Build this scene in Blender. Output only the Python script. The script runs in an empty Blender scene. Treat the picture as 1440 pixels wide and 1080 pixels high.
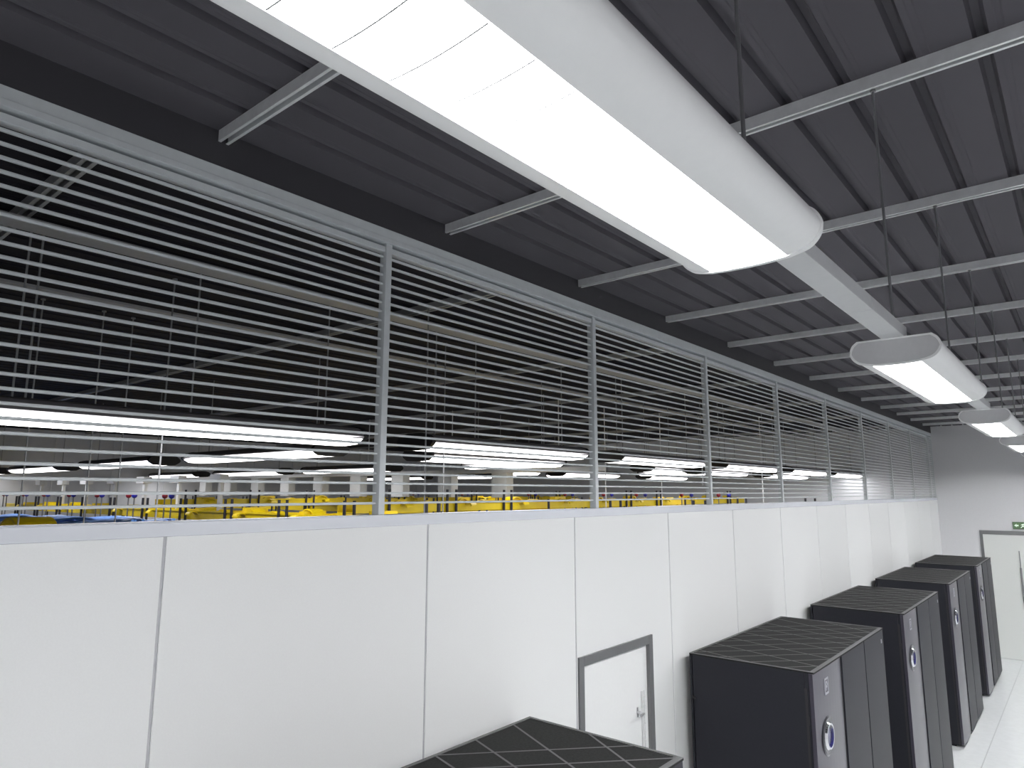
import bpy, math, random
from mathutils import Vector, Matrix
random.seed(7)
C = bpy.context.scene
COL = C.collection
H = 3.10                      # eye height; all heights below are written relative to the eye and lifted by H
PI = math.pi

# ------------------------------------------------------------------ materials
def mat(name, col, rough=0.5, metal=0.0, emit=None, estr=0.0, noise=0.0, nscale=20.0, bump=0.0, stretch=None, coat=0.0, spec=0.5):
    m = bpy.data.materials.new(name); m.use_nodes = True
    nt = m.node_tree; b = nt.nodes['Principled BSDF']
    b.inputs['Base Color'].default_value = (*col, 1)
    b.inputs['Roughness'].default_value = rough
    b.inputs['Metallic'].default_value = metal
    b.inputs['Specular IOR Level'].default_value = spec
    if coat: b.inputs['Coat Weight'].default_value = coat; b.inputs['Coat Roughness'].default_value = 0.15
    if emit:
        b.inputs['Emission Color'].default_value = (*emit, 1); b.inputs['Emission Strength'].default_value = estr
    if noise or bump:
        tc = nt.nodes.new('ShaderNodeTexCoord'); mp = nt.nodes.new('ShaderNodeMapping')
        nt.links.new(tc.outputs['Object'], mp.inputs['Vector'])
        if stretch: mp.inputs['Scale'].default_value = stretch
        n = nt.nodes.new('ShaderNodeTexNoise'); n.inputs['Scale'].default_value = nscale; n.inputs['Detail'].default_value = 4
        nt.links.new(mp.outputs['Vector'], n.inputs['Vector'])
        if noise:
            r = nt.nodes.new('ShaderNodeValToRGB')
            r.color_ramp.elements[0].position = .3; r.color_ramp.elements[1].position = .7
            r.color_ramp.elements[0].color = (*[max(0, c*(1-noise)) for c in col], 1)
            r.color_ramp.elements[1].color = (*[min(1, c*(1+noise)) for c in col], 1)
            nt.links.new(n.outputs['Fac'], r.inputs['Fac']); nt.links.new(r.outputs['Color'], b.inputs['Base Color'])
        if bump:
            bp = nt.nodes.new('ShaderNodeBump'); bp.inputs['Strength'].default_value = bump; bp.inputs['Distance'].default_value = .01
            nt.links.new(n.outputs['Fac'], bp.inputs['Height']); nt.links.new(bp.outputs['Normal'], b.inputs['Normal'])
    return m

M = dict(
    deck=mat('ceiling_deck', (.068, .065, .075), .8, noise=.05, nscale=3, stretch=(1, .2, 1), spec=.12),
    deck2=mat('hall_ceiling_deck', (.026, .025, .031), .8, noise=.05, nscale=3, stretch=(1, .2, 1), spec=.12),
    fascia=mat('dark_fascia', (.030, .029, .034), .6, noise=.04, nscale=3),
    galv=mat('galvanised_steel', (.80, .81, .82), .34, .4, noise=.05, nscale=30),
    galv_dull=mat('dull_strut', (.42, .43, .44), .5, .3, noise=.05, nscale=30),
    louver=mat('louver_paint', (.55, .58, .595), .6, .1, noise=.03, nscale=20),
    sill=mat('sill_metal', (.66, .68, .73), .25, .35, noise=.02, nscale=10),
    panel=mat('white_wall_panel', (.83, .84, .84), .38, noise=.012, nscale=160, bump=.03, coat=.15),
    joint=mat('panel_joint', (.36, .36, .38), .6, noise=.04, nscale=30),
    farwall=mat('painted_wall', (.61, .61, .63), .6, noise=.015, nscale=40),
    wall2=mat('grey_wall', (.66, .67, .70), .7, noise=.03, nscale=6),
    floor=mat('floor_tile', (.84, .87, .88), .22, noise=.03, nscale=14, bump=.02, coat=.3),
    floor2=mat('hall_floor', (.26, .27, .28), .4, noise=.05, nscale=8),
    seam=mat('floor_seam', (.38, .40, .41), .5),
    frame=mat('door_frame', (.085, .087, .09), .4, noise=.04, nscale=30),
    leaf=mat('door_leaf', (.90, .91, .91), .35, noise=.01, nscale=60, coat=.2),
    leaf2=mat('far_door_leaf', (.64, .655, .64), .4, noise=.01, nscale=60),
    reflection=mat('reflection_strip_grey', (.62, .62, .63), .5, noise=.05, nscale=40),
    steel=mat('brushed_steel', (.62, .62, .64), .3, .9, noise=.03, nscale=40),
    lum=mat('luminaire_paint', (.95, .955, .955), .4, noise=.01, nscale=60),
    cap=mat('luminaire_end_cap', (.60, .60, .61), .5, noise=.02, nscale=80),
    trunk=mat('lighting_trunking', (.60, .61, .62), .45, .1, noise=.02, nscale=30),
    lens=mat("lit_lens", (.9,.9,.9), .4, emit=(1,1,1), estr=185.0),
    lens2=mat('lit_lens_behind', (.9, .9, .9), .4, emit=(1, .99, 1), estr=6.8),
    lens_rib=mat('lens_rib', (.30, .30, .30), .5),
    rod=mat('rod_steel', (.22, .22, .23), .4, .6),
    rod_pale=mat('pale_rod', (.30, .31, .32), .4, .4),
    rod_white=mat('white_rod', (.85, .85, .86), .4),
    rod_black=mat('black_rod', (.02, .02, .03), .5),
    cab_side=mat('cabinet_black_side', (.010, .0103, .0145), .55, noise=.06, nscale=60, spec=.2),
    cab_top=mat('cabinet_top_mesh', (.012, .0122, .0122), .8, noise=.3, nscale=90, spec=.08),
    cab_line=mat('cabinet_top_rib', (.068, .068, .071), .6, .0, spec=.2),
    cab_door=mat('cabinet_door_grey', (.014, .0143, .019), .5, .05, noise=.03, nscale=60, spec=.12),
    cab_sheen=mat('cabinet_door_silver', (.034, .031, .044), .34, .2, noise=.03, nscale=60),
    cab_gap=mat('cabinet_gap', (.004, .004, .005), .7),
    chrome=mat('chrome', (.85, .85, .88), .08, 1.0),
    dish=mat('handle_dish', (.06, .06, .07), .25, .8),
    blue_deep=mat('deep_blue_inset', (.01, .01, .06), .2),
    emblem=mat('emblem_silver', (.30, .30, .34), .35, .6),
    body2=mat('dark_luminaire_body', (.20, .19, .20), .5),
    black=mat('black_cap', (.012, .012, .014), .5),
    yellow=mat('yellow_plastic', (.78, .58, .01), .35, noise=.06, nscale=6),
    bluecab=mat('blue_cable', (.10, .30, .80), .45),
    red=mat('red_cap', (.25, .01, .02), .4),
    blue=mat('blue_cap', (.02, .02, .30), .4),
    duct=mat('pale_grey_duct', (.62, .63, .63), .5, noise=.02, nscale=10),
    exit_green=mat('exit_green', (.04, .085, .03), .4, emit=(.05, .12, .04), estr=.03),
    exit_white=mat('exit_white', (.75, .85, .75), .4, emit=(.6, .8, .6), estr=.3),
    exit_case=mat('exit_case', (.02, .03, .02), .4),
)

# ------------------------------------------------------------------ mesh helper
class MB:
    def __init__(s): s.v = []; s.f = []; s.mi = []; s.sm = []
    def add(s, vs, fs, mi=0, smooth=False):
        o = len(s.v); s.v += [tuple(v) for v in vs]
        for f in fs: s.f.append(tuple(i+o for i in f)); s.mi.append(mi); s.sm.append(smooth)
        return s
    def box(s, a, b, mi=0):
        (x0, y0, z0), (x1, y1, z1) = a, b
        return s.add([(x0,y0,z0),(x1,y0,z0),(x1,y1,z0),(x0,y1,z0),(x0,y0,z1),(x1,y0,z1),(x1,y1,z1),(x0,y1,z1)],
                     [(0,3,2,1),(4,5,6,7),(0,1,5,4),(1,2,6,5),(2,3,7,6),(3,0,4,7)], mi)
    def quad(s, a, b, c, d, mi=0): return s.add([a,b,c,d], [(0,1,2,3)], mi)
    def prism(s, prof, axis, t0, t1, mi=0, closed=True, caps=True, smooth=False):
        """prof: list of 2-D points in the plane across axis; extruded t0..t1"""
        def P(p, t):
            if axis == 'y': return (p[0], t, p[1])
            if axis == 'x': return (t, p[0], p[1])
            return (p[0], p[1], t)
        n = len(prof); vs = [P(p, t0) for p in prof] + [P(p, t1) for p in prof]
        rng = range(n if closed else n-1)
        s.add(vs, [(i, (i+1) % n, n+(i+1) % n, n+i) for i in rng], mi, smooth)
        if caps and closed: s.add(vs, [tuple(range(n))[::-1], tuple(range(n, 2*n))], mi)
        return s
    def tube(s, pts, r, n=8, mi=0, caps=True, smooth=True):
        pts = [Vector(p) for p in pts]; rings = []
        for i, p in enumerate(pts):
            d = (pts[min(i+1, len(pts)-1)] - pts[max(i-1, 0)]).normalized()
            up = Vector((0,0,1)) if abs(d.z) < .9 else Vector((1,0,0))
            a = d.cross(up).normalized(); b = d.cross(a)
            rr = r[i] if isinstance(r, (list, tuple)) else r
            rings.append([p + a*math.cos(2*PI*k/n)*rr + b*math.sin(2*PI*k/n)*rr for k in range(n)])
        vs = [v for ring in rings for v in ring]; fs = []
        for i in range(len(pts)-1):
            for k in range(n): fs.append((i*n+k, i*n+(k+1) % n, (i+1)*n+(k+1) % n, (i+1)*n+k))
        s.add(vs, fs, mi, smooth)
        if caps: s.add(vs, [tuple(range(n))[::-1], tuple(range((len(pts)-1)*n, len(pts)*n))], mi)
        return s
    def ball(s, c, r, mi=0, n=10, m=6):
        vs = []; fs = []
        for j in range(m+1):
            t = PI*j/m
            for k in range(n): vs.append((c[0]+r*math.sin(t)*math.cos(2*PI*k/n), c[1]+r*math.sin(t)*math.sin(2*PI*k/n), c[2]+r*math.cos(t)))
        for j in range(m):
            for k in range(n): fs.append((j*n+k, j*n+(k+1) % n, (j+1)*n+(k+1) % n, (j+1)*n+k))
        return s.add(vs, fs, mi, True)
    def build(s, name, mats, parent=None, origin=None, bevel=0.0, lift=True):
        if not isinstance(mats, (list, tuple)): mats = [mats]
        o = Vector(origin) if origin is not None else Vector((0,0,0))
        me = bpy.data.meshes.new(name)
        me.from_pydata([tuple(Vector(v)-o) for v in s.v], [], s.f)
        for m in mats: me.materials.append(m)
        me.polygons.foreach_set('material_index', s.mi); me.polygons.foreach_set('use_smooth', s.sm)
        me.update()
        ob = bpy.data.objects.new(name, me); COL.objects.link(ob)
        if parent is not None:
            ob.parent = parent
            if origin is not None: ob.location = o
        else: ob.location = o + Vector((0,0,H if lift else 0))
        if bevel:
            bv = ob.modifiers.new('bevel', 'BEVEL'); bv.width = bevel; bv.segments = 2; bv.limit_method = 'ANGLE'
        return ob

def tag(o, label=None, cat=None, group=None, kind=None):
    if label: o['label'] = label
    if cat: o['category'] = cat
    if group: o['group'] = group
    if kind: o['kind'] = kind
    return o
def empty(name, loc, label, cat, group=None):
    e = bpy.data.objects.new(name, None); COL.objects.link(e)
    e.location = (loc[0], loc[1], loc[2]+H); e.empty_display_size = .1
    return tag(e, label, cat, group)
def copy_tree(o, parent=None):
    c = o.copy(); COL.objects.link(c)
    if parent is not None: c.parent = parent
    for ch in [k for k in list(bpy.data.objects) if k.parent is o]: copy_tree(ch, c)
    return c
def struct(o): o['kind'] = 'structure'; return o
ORD = ['first','second','third','fourth','fifth','sixth','seventh','eighth','ninth','tenth','eleventh','twelfth','thirteenth','fourteenth',
       'fifteenth','sixteenth','seventeenth','eighteenth','nineteenth','twentieth','twenty-first','twenty-second','twenty-third','twenty-fourth',
       'twenty-fifth','twenty-sixth','twenty-seventh','twenty-eighth','twenty-ninth','thirtieth']

YF = 16.42        # far wall
YN = -2.5         # near end of what is built
XW = -2.4         # face of the partition on our side
XE = -17.65       # far side wall of the neighbouring hall
XR = 4.2          # right extent
ZC = 1.357        # underside of the deck
ZF = -3.10        # floor

# ------------------------------------------------------------------ shell
def deck(xa, xb):
    mb = MB(); pts = [(xa, ZC)]; k = math.floor((xa+2.39)/.19)
    while True:
        xr = -2.39 + .19*k; k += 1
        if xr > xb-.04: break
        if xr > xa+.03:
            pts += [(xr-.024, ZC), (xr-.015, ZC+.030), (xr+.006, ZC+.030), (xr+.018, ZC), (xr+.036, ZC), (xr+.040, ZC+.0015), (xr+.054, ZC+.0015), (xr+.058, ZC)]
    pts += [(xb, ZC), (xb, ZC+.06), (xa, ZC+.06)]
    return mb.prism(pts, 'y', YN, YF, 0)
struct(deck(XW-.02, XR).build('ceiling', M['deck']))
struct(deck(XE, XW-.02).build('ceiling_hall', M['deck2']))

# floor: raised tiles with grey seams running down the aisle and fine cross seams
struct(MB().box((XE, YN, ZF-.1), (XW-.06, YF, ZF)).build('floor_hall', M['floor2']))
mb = MB(); mb.box((XW-.06, YN, ZF-.1), (XR, YF, ZF))
sx = -2.46
while sx < XR:
    if abs(sx+2.4) > .01: mb.box((sx-.006, YN, ZF-.001), (sx+.006, YF, ZF+.0012), 1)
    sx += 1.2
struct(mb.build('floor', [M['floor'], M['seam']]))

mb = MB(); mb.box((XW-.03, YF, ZF), (XR, YF+.1, ZC+.03))
struct(mb.build('wall_far', M['farwall']))
mb = MB(); mb.box((XE, YF, ZF), (XW-.03, YF+.1, ZC+.03))
struct(mb.build('wall_hall_far', M['wall2']))
mb = MB(); mb.box((XE-.1, YN, ZF), (XE, YF+.1, ZC+.03))
mb2 = MB(); mb2.box((XE, YN-.1, ZF), (XW-.06, YN, ZC+.03)); struct(mb2.build('wall_hall_near_light_block', M['wall2']))  # unseen end wall, added to keep world light out of the hall
yy = YN+.5
while yy < YF: mb.box((XE, yy-.03, ZF), (XE+.02, yy+.03, ZC), 0); yy += 1.2
struct(mb.build('wall_hall_left', M['wall2']))

# partition: white panels with grey joint strips (the door opening is left free)
DY0, DY1, DZ = 3.472, 4.356, -.958
mb = MB(); joints = [1.051+1.2035*k for k in range(-3, 13)]
edges = [YN] + [j for j in joints if j > YN+.1] + [YF]
def seg(y0, y1, z0, z1):
    if y1-y0 > .002: mb.box((XW-.06, y0, z0), (XW, y1, z1), 0)
for a, b in zip(edges[:-1], edges[1:]):
    y0, y1 = a+.006, b-.006
    if y0 < DY1 and y1 > DY0:
        seg(y0, min(y1, DY0), ZF, -.13); seg(max(y0, DY0), min(y1, DY1), DZ, -.13); seg(max(y0, DY1), y1, ZF, -.13)
    else: seg(y0, y1, ZF, -.13)
for j in edges[1:-1]: mb.box((XW-.05, j-.0065, ZF), (XW-.004, j+.0065, -.13), 1)
struct(mb.build('wall_left', [M['panel'], M['joint']]))
mb = MB(); mb.box((XW-.055, YN, -.149), (XW+.006, YF, -.100)); mb.box((XW-.058, YN, -.103), (XW+.010, YF, -.098))
struct(mb.build('trim_1', M['sill'], bevel=.002))
mb = MB(); mb.box((XW-.05, YN, 1.172), (XW+.002, YF, 1.217)); mb.box((XW-.055, YN, 1.150), (XW+.006, YF, 1.174)); mb.box((XW-.05, YN, 1.109), (XW-.012, YF, 1.136))
mb.box((XW-.052, YN, 1.109), (XW-.046, YF, 1.16))
struct(mb.build('trim_2', M['louver'], bevel=.0015))
mb = MB(); mb.box((XW-.05, YN, 1.217), (XW-.001, YF, ZC+.001))
struct(mb.build('trim_3', M['fascia']))

# door in the partition
def lever(mb, x, y, z):
    mb.tube([(x, y, z), (x+.05, y, z)],   .009, 10); mb.tube([(x+.045, y+.004, z), (x+.048, y-.03, z-.002), (x+.046, y-.055, z-.004)], [.009, .008, .006], 10)
mb = MB(); fw = .052
mb.box((XW-.058, DY0, ZF), (XW+.012, DY0+fw, DZ)); mb.box((XW-.058, DY1-fw, ZF), (XW+.012, DY1, DZ)); mb.box((XW-.058, DY0+fw, DZ-.056), (XW+.012, DY1-fw, DZ))
d = struct(MB().box((XW-.055, DY0+fw, ZF+.006), (XW-.012, DY1-fw, DZ-.056)).build('door_1', M['leaf'], bevel=.002))
def child(mb, name, mats, parent, bevel=0):       # part given in world coordinates (eye-relative z) below a mesh thing at the origin
    o = mb.build(name, mats, parent=parent, bevel=bevel); return o
child(mb, 'door_frame', M['frame'], d, .002)
hb = MB(); lever(hb, XW-.012, 4.165, -1.42); child(hb, 'door_handle', M['steel'], d)
hb = MB(); hb.box((XW-.013, 4.158, -1.45), (XW-.009, 4.172, -1.39)); tag(child(hb, 'handle_plate', M['steel'], d), 'brushed handle plate')
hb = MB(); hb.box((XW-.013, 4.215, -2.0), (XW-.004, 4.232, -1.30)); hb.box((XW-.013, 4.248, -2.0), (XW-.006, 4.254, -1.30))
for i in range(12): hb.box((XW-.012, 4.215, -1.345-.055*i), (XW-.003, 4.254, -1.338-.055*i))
child(hb, 'reflection_strip', M['reflection'], d)  # pale dotted strip modelled in place of a reflection on the door leaf

# door in the far wall
fx0, fx1, fz = -1.737, .12, -.723
mb = MB(); fw = .05
mb.box((fx0, YF-.03, ZF), (fx0+fw, YF, fz)); mb.box((fx1-fw, YF-.03, ZF), (fx1, YF, fz)); mb.box((fx0+fw, YF-.03, fz-.075), (fx1-fw, YF, fz))
d = struct(MB().box((fx0+fw, YF-.018, ZF+.008), (-.812, YF, fz-.075)).box((-.806, YF-.018, ZF+.008), (fx1-fw, YF, fz-.075)).build('door_2', M['leaf2'], bevel=.002))
child(mb, 'door_frame', M['frame'], d, .002)
for sx in (-1.135, -.48):
    hb = MB(); hb.tube([(sx, YF-.05, -1.09), (sx, YF-.05, -1.42)], .007, 8); hb.tube([(sx, YF-.055, -1.40), (sx, YF-.055, -2.05)], .018, 10)
    for zz in (-1.12, -1.5, -1.98): hb.tube([(sx, YF-.055, zz), (sx, YF-.015, zz)], .006, 8)
    tag(child(hb, 'pull_handle', M['rod'], d), 'dark vertical pull handle')

# exit sign above the far door
e = empty('exit_sign', (-.94, YF, -.62), 'green illuminated exit sign with white running figure above the far door', 'exit sign')
e0 = Vector((-.94, YF, -.62))
def rel(mb, name, m, parent, base, bevel=0):       # part in world (eye-relative) coordinates under an Empty at base
    mb.v = [tuple(Vector(v)-base) for v in mb.v]
    return mb.build(name, m, parent=parent, bevel=bevel)
rel(MB().box((-1.190, YF-.05, -.685), (-.69, YF-.002, -.548)), 'case', M['exit_case'], e, e0, .002)
rel(MB().box((-1.180, YF-.053, -.672), (-.70, YF-.0505, -.556)), 'face', M['exit_green'], e, e0)
g = MB(); yy = YF-.0545
def flat(pts): g.add([(p[0], yy, p[1]) for p in pts], [tuple(range(len(pts)))])
flat([(-1.168,-.614),(-1.128,-.582),(-1.128,-.600),(-1.098,-.600),(-1.098,-.628),(-1.128,-.628),(-1.128,-.646)])
flat([(-1.012,-.562),(-.996,-.562),(-.996,-.578),(-1.012,-.578)])
flat([(-1.040,-.585),(-.985,-.580),(-.990,-.592),(-1.018,-.597),(-1.022,-.625),(-.985,-.640),(-.982,-.665),(-.996,-.665),(-1.000,-.648),(-1.034,-.632),(-1.062,-.662),(-1.072,-.654),(-1.040,-.618),(-1.038,-.600),(-1.058,-.612),(-1.064,-.604)])
flat([(-.955,-.562),(-.880,-.562),(-.880,-.667),(-.955,-.667)])
rel(g, 'pictogram', M['exit_white'], e, e0)

# ------------------------------------------------------------------ ceiling channels
def channel(mb, x0, x1, y, z1, w=.041, h=.045, t=.0035, lip=.011):
    y0, y1, z0 = y-w/2, y+w/2, z1-h
    mb.box((x0, y0, z1-t), (x1, y1, z1)); mb.box((x0, y0, z0), (x1, y0+t, z1-t)); mb.box((x0, y1-t, z0), (x1, y1, z1-t))
    mb.box((x0, y0+t, z0), (x1, y0+lip, z0+t)); mb.box((x0, y1-lip, z0), (x1, y1-t, z0+t))
for k in range(13):
    yc = 1.13+.0205+1.2*k
    mb = MB(); channel(mb, XW+.002, XR-.02, yc, ZC)
    lab = ('galvanised ceiling channel crossed by the big overhead luminaire, first of the row' if k == 0 else
           'galvanised steel channel under the dark ceiling, last before the far wall' if k == 12 else
           'galvanised steel channel under the dark ceiling, %s away from the camera' % ORD[k])
    tag(mb.build('ceiling_channel', M['galv'], origin=(XW, yc, ZC)), lab, 'ceiling channel', 'steel channels across the ceiling of the near room')
for k in range(7):
    yc = .875+2.44*k
    mb = MB(); channel(mb, XE+.02, XW-.07, yc, ZC, w=.055, h=.05, lip=.016)
    tag(mb.build('ceiling_channel', M['galv_dull'], origin=(XW, yc, ZC)), 'grey steel channel on the ceiling behind the louvres, %s away from the camera' % ORD[k], 'ceiling channel', 'steel channels on the ceiling behind the louvres')
# long trays under the hall ceiling
for nm, xa, xb, lab in (('ceiling_tray', -3.83, -3.67, 'long grey metal tray under the hall ceiling, nearer of two behind the louvres'),
                        ('ceiling_tray', -5.02, -4.88, 'long grey metal tray under the hall ceiling, farther of two behind the louvres')):
    mb = MB(); mb.box((xa, YN+.05, 1.250), (xb, YF-.02, 1.254)); mb.box((xa, YN+.05, 1.254), (xa+.003, YF-.02, 1.266)); mb.box((xb-.003, YN+.05, 1.254), (xb, YF-.02, 1.266))
    tag(mb.build(nm, M['galv_dull'], origin=(xa, 0, 1.25)), lab, 'cable tray', 'metal trays under the hall ceiling')

# ------------------------------------------------------------------ louvre panels and their posts
PP = 1.742; P0 = 1.992
ends = [P0+PP*(k-1) for k in range(0, 10)]         # right edge of each post
prev = YN
sl_d, sl_h = .014, .0105
def slats(y0, y1):
    mb = MB()
    for j in range(27):
        z = -.048+.0437*j; xc = XW-.027
        pr = [(xc-sl_d/2, z-sl_h/2+.002), (xc-sl_d/2+.002, z-sl_h/2), (xc+sl_d/2-.002, z-sl_h/2), (xc+sl_d/2, z-sl_h/2+.002),
              (xc+sl_d/2, z+sl_h/2-.002), (xc+sl_d/2-.002, z+sl_h/2), (xc-sl_d/2+.002, z+sl_h/2), (xc-sl_d/2, z+sl_h/2-.002)]
        mb.prism(pr, 'y', y0, y1)
    return mb
def post(y1):
    mb = MB(); mb.box((XW-.048, y1-.034, -.098), (XW-.002, y1, 1.150)); return mb
bays = []
for e_ in ends:
    if e_ < .1: prev = e_; continue
    bays.append((prev, e_-.034, e_)); prev = e_
bays.append((prev, YF-.03, None))
vis = 0
for (a, b, pe) in bays:
    if pe is not None and pe < .3: a0 = a; 
    base = Vector((XW-.02, (a+b)/2, -.098))
    lab = 'grey metal louvre panel of thin horizontal bars, %s from the left above the white partition' % ORD[vis] if pe else 'narrow grey louvre panel of thin bars against the far wall'
    if pe is not None and pe < .5:      # lies left of the frame
        lab = 'grey metal louvre panel of thin bars left of the nearest post'; 
    else: vis += 1
    e = empty('louver_panel', base, lab, 'louvre', 'louvre panels above the white partition')
    rel(slats(a+.001, b-.001), 'slats', M['louver'], e, base)
    if pe: rel(post(pe), 'post', M['louver'], e, base, .002)
    else: rel(MB().box((XW-.048, YF-.03, -.098), (XW-.002, YF-.001, 1.15)), 'post', M['louver'], e, base, .002)

# ------------------------------------------------------------------ luminaires of the near room
LX = -.422
half = [(.068, .3985), (.100, .4065), (.117, .4205), (.1245, .437), (.1235, .450), (.116, .465), (.102, .4765)]
def catmull(P, m=4):
    out = []
    for i in range(len(P)-1):
        p0, p1, p2, p3 = P[max(i-1, 0)], P[i], P[i+1], P[min(i+2, len(P)-1)]
        for q in range(m):
            t = q/m
            out.append(tuple(.5*((2*p1[c])+(-p0[c]+p2[c])*t+(2*p0[c]-5*p1[c]+4*p2[c]-p3[c])*t*t+(-p0[c]+3*p1[c]-3*p2[c]+p3[c])*t**3) for c in (0, 1)))
    return out+[P[-1]]
half = catmull(half)
def lum_outline(g=0.0):
    zc = .437
    pts = [(-x-(g if x > .09 else g*.7), z-(g if z < zc else -g)) for x, z in half]
    low = [(-.035, .3962-g), (0, .3955-g), (.035, .3962-g)]
    r = [(-p[0], p[1]) for p in pts]
    return pts[::-1] + low + r       # from top-left, down left, along bottom, up right
def make_luminaire(y0, y1, label):
    base = Vector((LX, (y0+y1)/2, .3955))
    e = empty('pendant_luminaire', base, label, 'ceiling light', 'white pendant luminaires in the near room')
    L = half[::-1]
    b = MB()
    left = [(LX-x, z) for x, z in half]; right = [(LX+x, z) for x, z in half]
    b.prism(left, 'y', y0, y1, closed=False, smooth=True); b.prism(right[::-1], 'y', y0, y1, closed=False, smooth=True)
    b.quad((left[-1][0], y0, .4765), (right[-1][0], y0, .4765), (right[-1][0], y1, .4765), (left[-1][0], y1, .4765))
    b.box((LX-.066, y0, .404), (LX-.0665, y1, .43)); b.box((LX+.0665, y0, .404), (LX+.067, y1, .43))
    rel(b, 'housing', M['lum'], e, base)
    ln = MB(); n = 12; w = .0664
    P = []
    for i in range(n+1):
        t = -1+2*i/n; P.append((LX+w*t, .3988-.0036*(1-t*t)))
    ln.prism(P, 'y', y0+.001, y1-.001, closed=False, smooth=True)
    yy = y0+.035
    while yy < y1-.01:
        Q = [(p[0], p[1]-.0005) for p in P]; ln.prism(Q, 'y', yy-.0010, yy+.0010, mi=1, closed=False); yy += .0655
    rel(ln, 'lens', [M['lens'], M['lens_rib']], e, base)
    for yc, s in ((y0, -1), (y1, 1)):
        c = MB(); O = [(LX+p[0], p[1]) for p in lum_outline(.0022)]
        ya, yb = (yc-.010, yc+.001) if s < 0 else (yc-.001, yc+.010)
        n_ = len(O); I = [(LX+p[0], p[1]) for p in lum_outline(-.003)]
        c.prism(O, 'y', ya, yb, caps=False, smooth=True)
        yo, yi = (ya, yb) if s < 0 else (yb, ya)
        yr = yo - s*.0015
        vs = [(p[0], yo, p[1]) for p in O]+[(p[0], yo, p[1]) for p in I]
        c.add(vs, [(i, (i+1) % n_, n_+(i+1) % n_, n_+i) for i in range(n_)])
        vs = [(p[0], yo, p[1]) for p in I]+[(p[0], yr, p[1]) for p in I]
        c.add(vs, [(i, (i+1) % n_, n_+(i+1) % n_, n_+i) for i in range(n_)])
        c.add([(p[0], yr, p[1]) for p in I], [tuple(range(n_))], 1)
        c.add([(p[0], yi, p[1]) for p in O], [tuple(range(n_))], 0)
        rel(c, 'end_cap', [M['lum'], M['cap']], e, base)
    return e
names = ['big white luminaire overhead running out of the top of the picture', 'white luminaire second in the hanging row, its grey end cap facing us',
         'white luminaire third in the hanging row', 'white luminaire fourth in the hanging row, cut by the right edge', 'white luminaire fifth in the hanging row', 'white luminaire sixth in the hanging row',
         'white luminaire last in the hanging row by the far wall']
lums = []
for k in range(7):
    y0 = 2.355-2.4+2.4*k; y1 = y0+1.205
    lums.append((y0, y1)); make_luminaire(y0+.01, y1-.01, names[k])
    if k < 6:      # trunking to the next luminaire
        ya, yb = y1, y0+2.4
        ym = ya+.66*(yb-ya)
        tb = MB()
        for (p, q) in ((ya-.05, ym-.0015), (ym+.0015, yb+.05)):
            tb.box((LX-.032-.001, p, .478), (LX+.032-.001, q, .516))
        tag(tb.build('lighting_trunking', M['trunk'], origin=(LX, (ya+yb)/2, .478), bevel=.0015),
            'grey metal trunking between the %s and %s luminaire of the hanging row' % (ORD[k], ORD[k+1]), 'trunking', 'trunking pieces between the luminaires')
for k in range(13):
    yr = 1.1505+1.2*k
    mb = MB(); zb = .4765 if True else .516
    mb.tube([(LX+.006, yr, .516), (LX+.006, yr, ZC-.047)], .0042, 8)
    mb.tube([(LX+.006, yr, ZC-.052), (LX+.006, yr, ZC-.044)], .009, 6); mb.tube([(LX+.006, yr, .516), (LX+.006, yr, .524)], .009, 6)
    li, side = (k+1)//2, ('far' if k % 2 == 0 else 'near')
    tag(mb.build('suspension_rod', M['rod'], origin=(LX, yr, .516)), 'thin steel rod hanging to the %s end of the %s luminaire' % (side, ORD[li]), 'suspension rod', 'suspension rods above the luminaire row')

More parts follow.
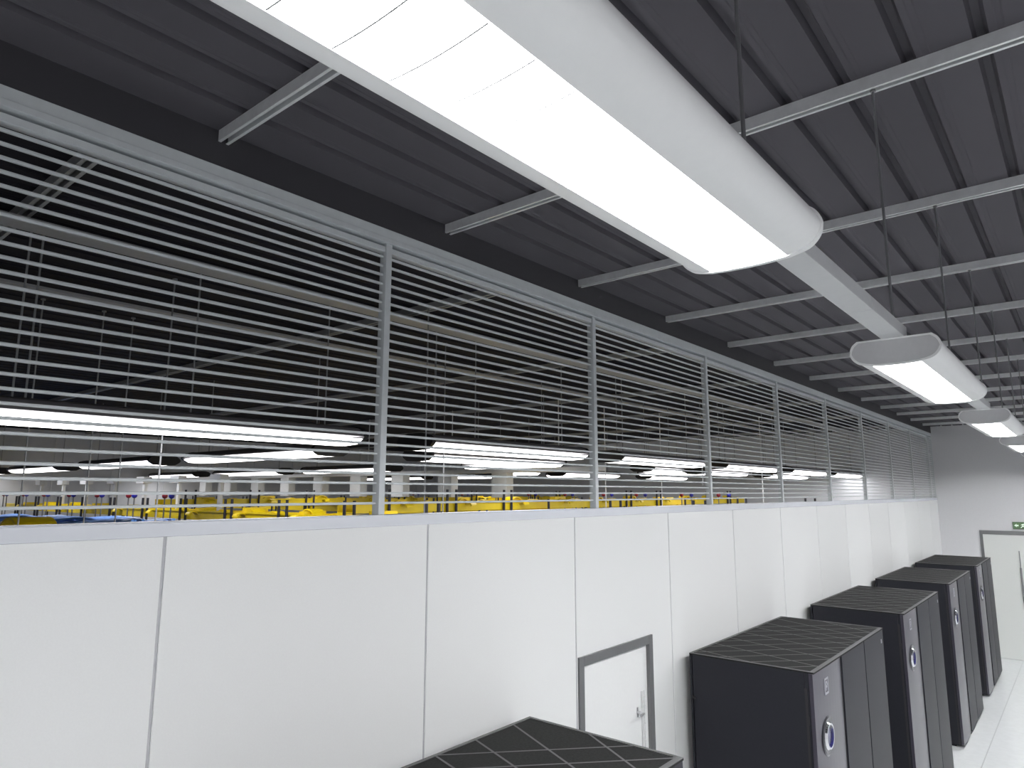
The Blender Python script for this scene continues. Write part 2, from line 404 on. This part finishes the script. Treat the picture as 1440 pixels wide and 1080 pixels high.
# ------------------------------------------------------------------ computer cabinets
CX0, CX1, CT = -2.335, -1.476, -1.143
def make_cabinet():
    W = 1.93; base = Vector((-1.9, 0, ZF))
    e = empty('server_cabinet', (-1.9, 0, ZF), 'x', 'cabinet')
    R_ = lambda mb, name, m, bevel=0, par=None: rel(mb, name, m, par or e, base, bevel)
    R_(MB().box((CX0+.022, 0, ZF+.03), (CX1-.062, W, CT-.012)).box((CX0+.05, .03, ZF), (CX1-.1, W-.03, ZF+.03)), 'body', M['cab_side'], .003)
    R_(MB().box((CX0, .001, ZF+.03), (CX0+.015, W-.001, CT-.012)), 'rear_door', M['cab_side'], .002)
    k_ = MB(); k_.tube([(CX0+.028, -.008, -1.444), (CX0+.028, .002, -1.444)], .011, 10); R_(k_, 'side_latch', M['cab_gap'])
    # top with diagonal ribs
    t = MB(); t.box((CX0, 0, CT-.012), (CX1, W, CT-.003), 0)
    bw = .018
    for a, b in (((CX0, 0), (CX1, bw)), ((CX0, W-bw), (CX1, W)), ((CX0, bw), (CX0+bw, W-bw)), ((CX1-bw-.01, bw), (CX1, W-bw))):
        t.box((a[0], a[1], CT-.003), (b[0], b[1], CT), 1)
    def strip(p, q):
        # clip to the inside of the frame
        x0, x1, y0, y1 = CX0+bw, CX1-bw-.01, bw, W-bw
        dx, dy = q[0]-p[0], q[1]-p[1]; t0, t1 = 0., 1.
        for pp, qq in ((-dx, p[0]-x0), (dx, x1-p[0]), (-dy, p[1]-y0), (dy, y1-p[1])):
            if abs(pp) < 1e-9:
                if qq < 0: return
                continue
            r = qq/pp
            if pp < 0: t0 = max(t0, r)
            else: t1 = min(t1, r)
        if t0 >= t1-.01: return
        a = (p[0]+dx*t0, p[1]+dy*t0); b = (p[0]+dx*t1, p[1]+dy*t1)
        l = math.hypot(dx, dy); nx, ny = -dy/l*.0055, dx/l*.0055
        z = CT-.0008
        t.add([(a[0]+nx, a[1]+ny, z), (b[0]+nx, b[1]+ny, z), (b[0]-nx, b[1]-ny, z), (a[0]-nx, a[1]-ny, z)], [(0, 3, 2, 1)], 1)
    for k_i in range(-8, 2): strip((CX0, .998+.243*k_i), (CX1, .998+.243*k_i+.86*1.085))
    for o_ in (-.10, .14, .42, .70, .98, 1.25, 1.51, 1.788, 2.134, 2.50):
        strip((CX0, o_), (CX1, o_+.86*(-.465-(o_-1.788)*.35 if o_ > 1.2 else -.28)))
    R_(t, 'top_panel', [M['cab_top'], M['cab_line']])
    # three front doors
    ys = [.004, .652, 1.295, W-.004]
    for i in range(3):
        y0, y1 = ys[i]+(.010 if i else 0), ys[i+1]-(.010 if i < 2 else 0)
        d = MB(); n = 10; prof = []
        bul = .012 if i == 0 else .003
        for j in range(n+1):
            u = j/n; prof.append((CX1-bul+bul*math.sin(PI*min(1, u*1.0+.0)) if i else CX1-.016+.016*math.sin(PI*(.12+.80*u)), y0+(y1-y0)*u))
        prof += [(CX1-.035, y1), (CX1-.035, y0)]
        # extruded along z
        nn = len(prof); vs = [(p[0], p[1], ZF+.035) for p in prof]+[(p[0], p[1], CT-.014) for p in prof]
        d.add(vs, [(j, (j+1) % nn, nn+(j+1) % nn, nn+j) for j in range(nn)], 0, False)
        d.add(vs, [tuple(range(nn))[::-1], tuple(range(nn, 2*nn))], 0)
        dr = R_(d, 'door', M['cab_sheen'] if i == 0 else M['cab_door'])
        if i == 0:
            tag(dr, 'silvery front door with round handle')
            h = MB(); yc, zc = .225, -1.580; X0 = CX1-.001
            def ring(rA, xA, rB, xB, mi, sy=1.0, sz=1.0, zo=0.0, n=28):
                vs = [(xA, yc+rA*sy*math.cos(2*PI*q/n), zc+zo+rA*sz*math.sin(2*PI*q/n)) for q in range(n)]+[(xB, yc+rB*sy*math.cos(2*PI*q/n), zc+zo+rB*sz*math.sin(2*PI*q/n)) for q in range(n)]
                h.add(vs, [(q, (q+1) % n, n+(q+1) % n, n+q) for q in range(n)], mi, True)
            ring(.125, X0, .112, X0+.006, 0); ring(.112, X0+.006, .088, X0+.004, 0)
            ring(.088, X0+.004, .080, X0+.016, 1); ring(.080, X0+.016, .068, X0+.016, 1); ring(.068, X0+.016, .056, X0+.005, 2)
            ring(.056, X0+.005, .0001, X0+.004, 2)
            R_(h, 'handle', [M['dish'], M['chrome'], M['blue_deep']], par=dr)
            m_ = MB()
            X1_ = CX1+.0005; a0, a1, b0, b1 = .205, .290, -1.325, -1.222
            for (p, q) in (((a0, b0), (a1, b0+.012)), ((a0, b1-.012), (a1, b1)), ((a0, b0), (a0+.012, b1)), ((a1-.012, b0), (a1, b1))):
                m_.box((X1_-.002, p[0], p[1]), (X1_+.002, q[0], q[1]))
            m_.box((X1_-.002, .228, -1.30), (X1_+.002, .240, -1.245)); m_.box((X1_-.002, .240, -1.257), (X1_+.002, .262, -1.245)); m_.box((X1_-.002, .240, -1.284), (X1_+.002, .262, -1.272)); m_.box((X1_-.002, .258, -1.272), (X1_+.002, .268, -1.257))
            R_(m_, 'emblem', M['emblem'], par=dr)
        if i == 2:
            m_ = MB(); m_.box((CX1-.001, W-.10, -1.255), (CX1+.002, W-.075, -1.225)); R_(m_, 'badge', M['emblem'], par=dr)
    # front frame: slot seen from the side
    s = MB(); s.box((CX1-.060, .002, ZF+.03), (CX1-.0365, W-.002, CT-.012), 0)
    R_(s, 'front_frame', M['cab_side'], .001)
    g_ = MB(); g_.box((CX1-.064, -.002, ZF+.04), (CX1-.048, .010, -1.25)); g_.box((CX1-.058, -.003, -1.47), (CX1-.042, .006, -1.42)); g_.box((CX1-.058, -.003, -2.6), (CX1-.042, .006, -2.55))
    R_(g_, 'hinge_slot', M['cab_gap'])
    g_ = MB()
    for ys_ in (ys[1], ys[2]):
        g_.box((CX1-.030, ys_-.010, ZF+.035), (CX1-.012, ys_+.010, CT-.014))
    R_(g_, 'door_gap', M['cab_gap'])
    return e
cab0 = make_cabinet()
cy = [1.005, 4.79, 7.61, 10.44, 13.22]
cl = ['black computer cabinet showing only its latticed top corner beside the white partition',
      'black computer cabinet beside the partition door, with silver round handle and diagonal ribs on top',
      'black computer cabinet in the middle of the row, third from the camera', 'black computer cabinet fourth from the camera, its foot visible on the pale floor',
      'black computer cabinet at the far end of the row, in front of the far door']
for i, y in enumerate(cy):
    o = cab0 if i == 0 else copy_tree(cab0)
    o.location = (-1.9, y, 0); o['label'] = cl[i]; o['group'] = 'black computer cabinets along the partition'

# ------------------------------------------------------------------ neighbouring hall: luminaires
P2 = [(-.075, .125), (.075, .125), (.150, .108), (.190, .075), (.195, .055), (.180, .035), (.130, .006), (0, 0), (-.130, .006), (-.180, .035), (-.195, .055), (-.190, .075), (-.150, .108)]
def hall_lum(length):
    e = empty('pendant_luminaire', (0, 0, .315), 'x', 'ceiling light')
    L2 = length/2
    b = MB(); up = P2[11:]+P2[:4]+[P2[4]]
    up = [P2[10]]+P2[11:13]+P2[0:5]
    b.prism(up, 'y', -L2, L2, closed=False, smooth=False); b.prism([P2[4], (.188, .053), (-.188, .053), P2[10]], 'y', -L2, L2, closed=False)
    b.build('housing', M['body2'], parent=e)
    l = MB(); l.prism([(.184, .038), (.178, .034), (.129, .005), (0, -.001), (-.129, .005), (-.178, .034), (-.184, .038)], 'y', -L2+.03, L2-.03, closed=False, smooth=True)
    l.build('lens', M['lens2'], parent=e)
    for s in (-1, 1):
        q = MB(); q.tube([(0, s*L2*.8, .124), (0, s*L2*.8, .985)], .0055, 6); q.build('suspension_rod', M['rod_pale'], parent=e)
        c = MB(); O = [(p[0]*1.04, (p[1]-.06)*1.06+.06) for p in P2]
        c.prism(O, 'y', min(s*L2, s*(L2-.035)), max(s*L2, s*(L2-.035)))
        c.build('end_cap', M['black'], parent=e)
    return e
hl0 = hall_lum(2.14)
first = [True]
def place_hall(x, y, z, rot, label, group, sl=1.0):
    o = hl0 if first[0] else copy_tree(hl0); first[0] = False
    o.location = (x, y, z+H); o.rotation_euler = (0, 0, rot); o['label'] = label; o['group'] = group
    if sl != 1.0: o.scale = (1, sl, 1)
ra = [.785, 3.52, 6.265, 9.0, 11.73, 14.25]
wl = ['long lit strip luminaire just behind the louvres, leftmost of its row', 'lit strip luminaire behind the louvres, right of the first post', 'lit strip luminaire behind the louvres, right of the second post',
      'lit strip luminaire behind the louvres, right of the third post', 'lit strip luminaire behind the louvres, fifth of the near row', 'lit strip luminaire behind the louvres, last of the near row']
for i, y in enumerate(ra): place_hall(-3.92, y+1.07, .318, 0, wl[i], 'near row of lit luminaires behind the louvres', 1.0)
for i, (a, b) in enumerate(((-17.5, -16.27), (-15.14, -12.64), (-11.62, -9.09), (-8.2, -5.5))):
    place_hall((a+b)/2, 3.9, .34, PI/2, 'lit luminaire running across the hall in the second row, %s from the left' % ORD[i], 'second row of lit luminaires in the hall', (b-a)/2.14)
for i, (a, b) in enumerate(((-17.4, -15.1), (-14.23, -11.74), (-10.97, -8.6), (-6.9, -5.4))):
    place_hall((a+b)/2, 7.3, .33, PI/2, 'lit luminaire across the hall in the third row, %s from the left' % ORD[i], 'third row of lit luminaires in the hall', (b-a)/2.14)
for i, (a, b) in enumerate(((-15.6, -13.2), (-12.4, -10.0), (-9.2, -8.0), (-6.9, -5.3))):
    place_hall((a+b)/2, 12.35, .33, PI/2, 'lit luminaire across the hall in the fourth row, %s from the left' % ORD[i], 'fourth row of lit luminaires in the hall', (b-a)/2.14)
for i, (a, b) in enumerate(((8.45, 9.4), (10.1, 12.05), (13.3, 15.1))):
    place_hall(-7.4, (a+b)/2, .29, 0, 'lit luminaire running away along the hall, %s of the innermost lengthwise row' % ORD[i], 'innermost lengthwise row of lit luminaires in the hall', (b-a)/2.14)
for i, (a, b) in enumerate(((4.3, 6.42), (8.5, 9.42), (10.2, 12.0), (13.1, 15.4))):
    place_hall(-4.75, (a+b)/2, .285, 0, 'lit luminaire running away along the hall, %s of the middle lengthwise row' % ORD[i], 'middle lengthwise row of lit luminaires in the hall', (b-a)/2.14)

# rods hanging in the hall
rods = []
for x, y in ((-3.94, .95), (-5.38, 1.41), (-5.40, 1.80), (-5.45, 2.02), (-4.235, 1.79), (-3.913, 1.80), (-3.5, 3.25), (-3.92, 4.20), (-4.27, 4.18)):
    rods.append((x, y, (.452 if abs(x+3.92) < .2 else -.5), 0))
for x, y in ((-3.92, 6.6), (-4.27, 6.6), (-3.92, 9.4), (-4.27, 9.4), (-3.92, 11.4)): rods.append((x, y, .452 if x > -4.1 else .1, 0))
for x, y in ((-5.6, 8.9), (-5.4, 10.3), (-4.35, 12.0)): rods.append((x, y, -.6, 1))
rods = [r for r in rods]
rods.sort(key=lambda r: r[0]/max(r[1], .1))
for i, (x, y, zb, w) in enumerate(rods):
    mb = MB(); mb.tube([(x, y, zb), (x, y, ZC-.05)], .007 if w else .0055, 6); mb.tube([(x, y, ZC-.056), (x, y, ZC-.046)], .016, 6)
    tag(mb.build('hanger_rod', M['rod_white'] if w else M['rod_pale'], origin=(x, y, zb)),
        'thin %s rod hanging from the hall ceiling behind the louvres, %s from the left' % ('white' if w else 'grey', ORD[i] if i < len(ORD) else 'thirty-%s' % ORD[i-30]), 'hanger rod', 'rods hanging in the hall behind the louvres')

# ------------------------------------------------------------------ yellow fibre raceways
def arch(mb, c, r, w, axis, th=.02, n=8):
    # curved drop-out: a quarter-to-half ring of a flat band standing above the tray
    for i in range(n):
        a0, a1 = PI*i/n, PI*(i+1)/n
        q = []
        for a in (a0, a1):
            for rr in (r, r-th): q.append((rr*math.cos(a), rr*math.sin(a)*.75))
        def P(u, v, s): return (c[0]+u, c[1]+s, c[2]+v) if axis == 'x' else (c[0]+s, c[1]+u, c[2]+v)
        vs = [P(*q[j], s) for s in (-w/2, w/2) for j in range(4)]
        mb.add(vs, [(0,1,3,2), (4,6,7,5), (0,2,6,4), (1,5,7,3), (0,4,5,1), (2,3,7,6)], 0, False)
def raceway(axis, p, a, b, ztop, label, step=1.2, ph=0.0, arches=True, hangers=True):
    base = Vector((a, p, ztop-.12)) if axis == 'x' else Vector((p, a, ztop-.12))
    e = empty('fiber_raceway', base, label, 'cable raceway', 'yellow raceways in the hall')
    mb = MB(); w = .15; z0 = ztop-.12
    for (u0, u1, v0, v1) in ((-w, w, z0, z0+.012), (-w, -w+.012, z0+.012, ztop), (w-.012, w, z0+.012, ztop), (-w-.012, -w, ztop-.02, ztop), (w, w+.012, ztop-.02, ztop)):
        if axis == 'x': mb.box((a, p+u0, v0), (b, p+u1, v1))
        else: mb.box((p+u0, a, v0), (p+u1, b, v1))
    rel(mb, 'trough', M['yellow'], e, base)
    t = a+ph; i = 0
    clash = lambda t_: (axis == 'x' and p > 5 and min(abs(t_+6.4), abs(t_+11.15)) < .3) or (axis == 'y' and min(abs(t_-8.2), abs(t_-12.6)) < .36)
    while t < b-.2:
        if arches and not (axis == 'x' and p > 5 and min(abs(t+.3+6.4), abs(t+.3+11.15)) < .75):
            s = MB(); off = .32; r = .10+.02*(i % 3)
            c = (t+off, p, ztop-.05) if axis == 'x' else (p, t+off, ztop-.05)
            arch(s, c, r, .16, axis)
            cc = (t+off, p-.20, ztop-.06) if axis == 'x' else (p+.20, t+off, ztop-.06)
            arch(s, cc, .07, .10, 'y' if axis == 'x' else 'x')
            s.box((c[0]-.05, c[1]-.14, ztop-.08), (c[0]+.05, c[1]+.14, ztop+.03+.02*(i % 2)))
            c2 = (t+off+.48, p, ztop-.05) if axis == 'x' else (p, t+off+.48, ztop-.05)
            s2 = MB(); arch(s2, c2, .09, .13, axis); s2.box((c2[0]-.04, c2[1]-.06, ztop-.08), (c2[0]+.04, c2[1]+.06, ztop+.01)); rel(s2, 'spout', M['yellow'], e, base)
            rel(s, 'spout', M['yellow'], e, base)
        if hangers:
            if i % 3 == 1:
                q = (t, p) if axis == 'x' else (p, t)
                rel(MB().tube([(q[0], q[1], ZF), (q[0], q[1], z0)], .025, 8), 'support_post', M['rod_black'], e, base)
            for dd in (-.08, .08):
                if clash(t+dd): continue
                h = MB(); q = (t+dd, p-.175) if axis == 'x' else (p+.175, t+dd)
                h.tube([(q[0], q[1], z0-.14), (q[0], q[1], ztop+.15)], .018, 6)
                rel(h, 'hanger', M['rod_black'], e, base)
        t += step; i += 1
    return e
raceway('x', 4.45, -17.4, -3.2, -.235, 'long yellow cable raceway crossing the hall nearest us, with arched spouts and black hangers', 1.2, .9)
raceway('x', 8.2, -17.4, -3.4, -.245, 'yellow cable raceway crossing the middle of the hall with arched spouts', 1.2, .5)
raceway('x', 12.6, -17.2, -3.2, -.245, 'yellow cable raceway crossing the far part of the hall', 1.2, .3)
raceway('y', -6.4, 4.75, 16.0, -.115, 'yellow cable raceway running lengthwise through the hall, the one closer to the louvres', 1.1, .4)
raceway('y', -11.15, 4.75, 16.0, -.115, 'yellow cable raceway running lengthwise through the hall, the one farther from the louvres', 1.1, .4)
# two yellow domed bends near the partition
for i, (x, y, r, lab) in enumerate(((-8.05, 2.20, .30, 'yellow curved raceway bend low behind the sill, larger of two at the left'),
                                    (-7.75, 2.62, .22, 'yellow curved raceway bend low behind the sill, smaller of two at the left'),
                                    (-9.6, 1.85, .28, 'yellow curved raceway bend at the left edge of the picture'))):
    mb = MB(); arch(mb, (x, y, -.56), r*1.4, .34, 'x', .03, 12); mb.tube([(x-r*1.38, y, ZF), (x-r*1.38, y, -.56)], .03, 8); mb.tube([(x+r*1.38, y, ZF), (x+r*1.38, y, -.56)], .03, 8)
    tag(mb.build('raceway_bend', M['yellow'], origin=(x, y, -.7)), lab, 'cable raceway', 'yellow raceway bends behind the sill')
# blue cables
mb = MB()
for j in range(26):
    p = []; y = 3.35+.018*j
    for i in range(34):
        x = -15.5+.215*i; p.append((x, y+.05*math.sin(x*1.7+j), -.385+(x+12)*.013-.010*(j % 6)+.022*math.sin(x*2.9+j*1.3)))
    mb.tube(p, .017, 5)
tag(mb.build('blue_cable_bundle', M['bluecab']), 'loose bundle of bright blue cables below the yellow raceway', 'cables', kind='stuff')
mb = MB()
for yy in (3.22, 3.56, 3.90): mb.prism([(yy-.01, 0), (yy+.01, 0), (yy+.01, .02), (yy-.01, .02)], 'x', -15.7, -8.2)
mb.v = [(v[0], v[1], v[2]-.53+(v[0]+12)*.013) for v in mb.v]
for q in range(16): xx = -15.6+.48*q; zz = -.53+(xx+12)*.013; mb.box((xx-.01, 3.22, zz-.015), (xx+.01, 3.90, zz))
for xx in (-15.0, -12.0, -9.0): mb.tube([(xx, 3.56, ZF), (xx, 3.56, -.55+(xx+12)*.013)], .025, 8)
tag(mb.build('cable_basket', M['rod'], origin=(-12, 3.56, ZF)), 'slim steel basket on posts carrying the loose blue cables', 'cable tray')

# red and blue capped pipes
def pipe_pair(x, y, z, d, label, group, zb):
    base = Vector((x, y, z))
    e = empty('pipe_pair', base, label, 'pipes', group)
    for s, m, lab, nm in ((-1, 'red', 'dark red cap', 'cap'), (1, 'blue', 'dark blue cap', 'cap')):
        st = rel(MB().tube([(x+s*d, y, zb), (x+s*d, y, z-.03)], .010, 8), 'pipe', M['rod'], e, base)
        tag(rel(MB().ball((x+s*d, y, z), .038), nm, M[m], st, base), lab)
for i, r in enumerate((-3.967, -3.669, -3.386, -3.086, -2.796, -2.511, -2.231)):
    pipe_pair(r*4.2, 4.1, -.052, .10, 'pipe pair with red and blue caps, %s along the row beside the first raceway' % ORD[i], 'near row of capped pipe pairs in the hall', ZF)
for i, r in enumerate((-1.10, -1.02, -.955, -.865, -.785, -.703, -.623, -.56, -.48, -.42)):
    pipe_pair(r*12.2, 12.15, -.045, .10, 'small pipe pair with red and blue caps, %s along the row deep in the hall' % ORD[i], 'far row of capped pipe pairs in the hall', ZF)
# grey boxes on stems, then rectangular duct drops below a long duct
for i, r in enumerate((-3.731, -3.44, -3.165, -2.878, -2.608, -2.339, -2.06)):
    x = r*4.28; b0 = Vector((x, 4.50, 0)); 
    e = empty('sensor_box', (x, 4.50, .02), 'small pale grey box on a thin stem above the raceway, %s from the left' % ORD[i], 'box', 'grey boxes on stems in the hall')
    b0 = Vector((x, 4.50, .02))
    rel(MB().box((x-.14, 4.44, .13), (x+.14, 4.56, .23)), 'casing', M['duct'], e, b0, .004)
    rel(MB().box((x+.02, 4.48, -.34), (x+.09, 4.52, .13)), 'stem', M['duct'], e, b0)
mb = MB(); mb.box((-17.5, 7.98, .30), (-5.2, 8.26, .36))
for q in range(6): mb.tube([(-16.9+2.2*q, 8.12, .36), (-16.9+2.2*q, 8.12, ZC-.002)], .008, 6)
tag(mb.build('ventilation_duct', M['duct'], origin=(-10, 8.1, .33)), 'long pale grey duct running across the hall above the raceways', 'duct')
for k in range(9):
    x = -.1475*8.1*(13.85-k)
    mb = MB(); mb.box((x-.155, 8.04, -.08), (x+.155, 8.2, .30)); mb.box((x-.13, 8.035, -.06), (x+.13, 8.04, .27))
    tag(mb.build('ventilation_drop', M['duct'], origin=(x, 8.1, .3), bevel=.004), 'pale grey rectangular duct drop under the long duct, %s from the left' % ORD[k], 'duct', 'duct drops under the long duct in the hall')

# ------------------------------------------------------------------ world, camera, view
w = bpy.data.worlds.new('World'); C.world = w; w.use_nodes = True
bg = w.node_tree.nodes['Background']; bg.inputs['Color'].default_value = (.96, .97, 1, 1); bg.inputs['Strength'].default_value = .57

cam = bpy.data.cameras.new('Camera'); co = bpy.data.objects.new('Camera', cam); COL.objects.link(co)
cam.sensor_width = 36; cam.lens = 36*958.53/1440; cam.clip_start = .02; cam.clip_end = 200
X = Vector((0.76702322, 0.09984526, -0.63380305)); Y = Vector((0.64161831, -0.12113311, 0.75739865)); Z = Vector((0.00115187, 0.98760199, 0.15697446))
r = Vector((X[0], Y[0], Z[0])); u = Vector((X[1], Y[1], Z[1])); f = Vector((X[2], Y[2], Z[2]))
co.matrix_world = Matrix(((r[0], u[0], -f[0], 0), (r[1], u[1], -f[1], 0), (r[2], u[2], -f[2], H), (0, 0, 0, 1)))
C.camera = co
vs = C.view_settings; vs.view_transform = 'Standard'; vs.look = 'None'; vs.gamma = 1; vs.exposure = 0.1; vs.use_curve_mapping = False
C.cycles.max_bounces = 10; C.cycles.diffuse_bounces = 6; C.cycles.glossy_bounces = 4
C.cycles.use_denoising = True; C.cycles.use_light_tree = False; C.cycles.sample_clamp_direct = 14.0
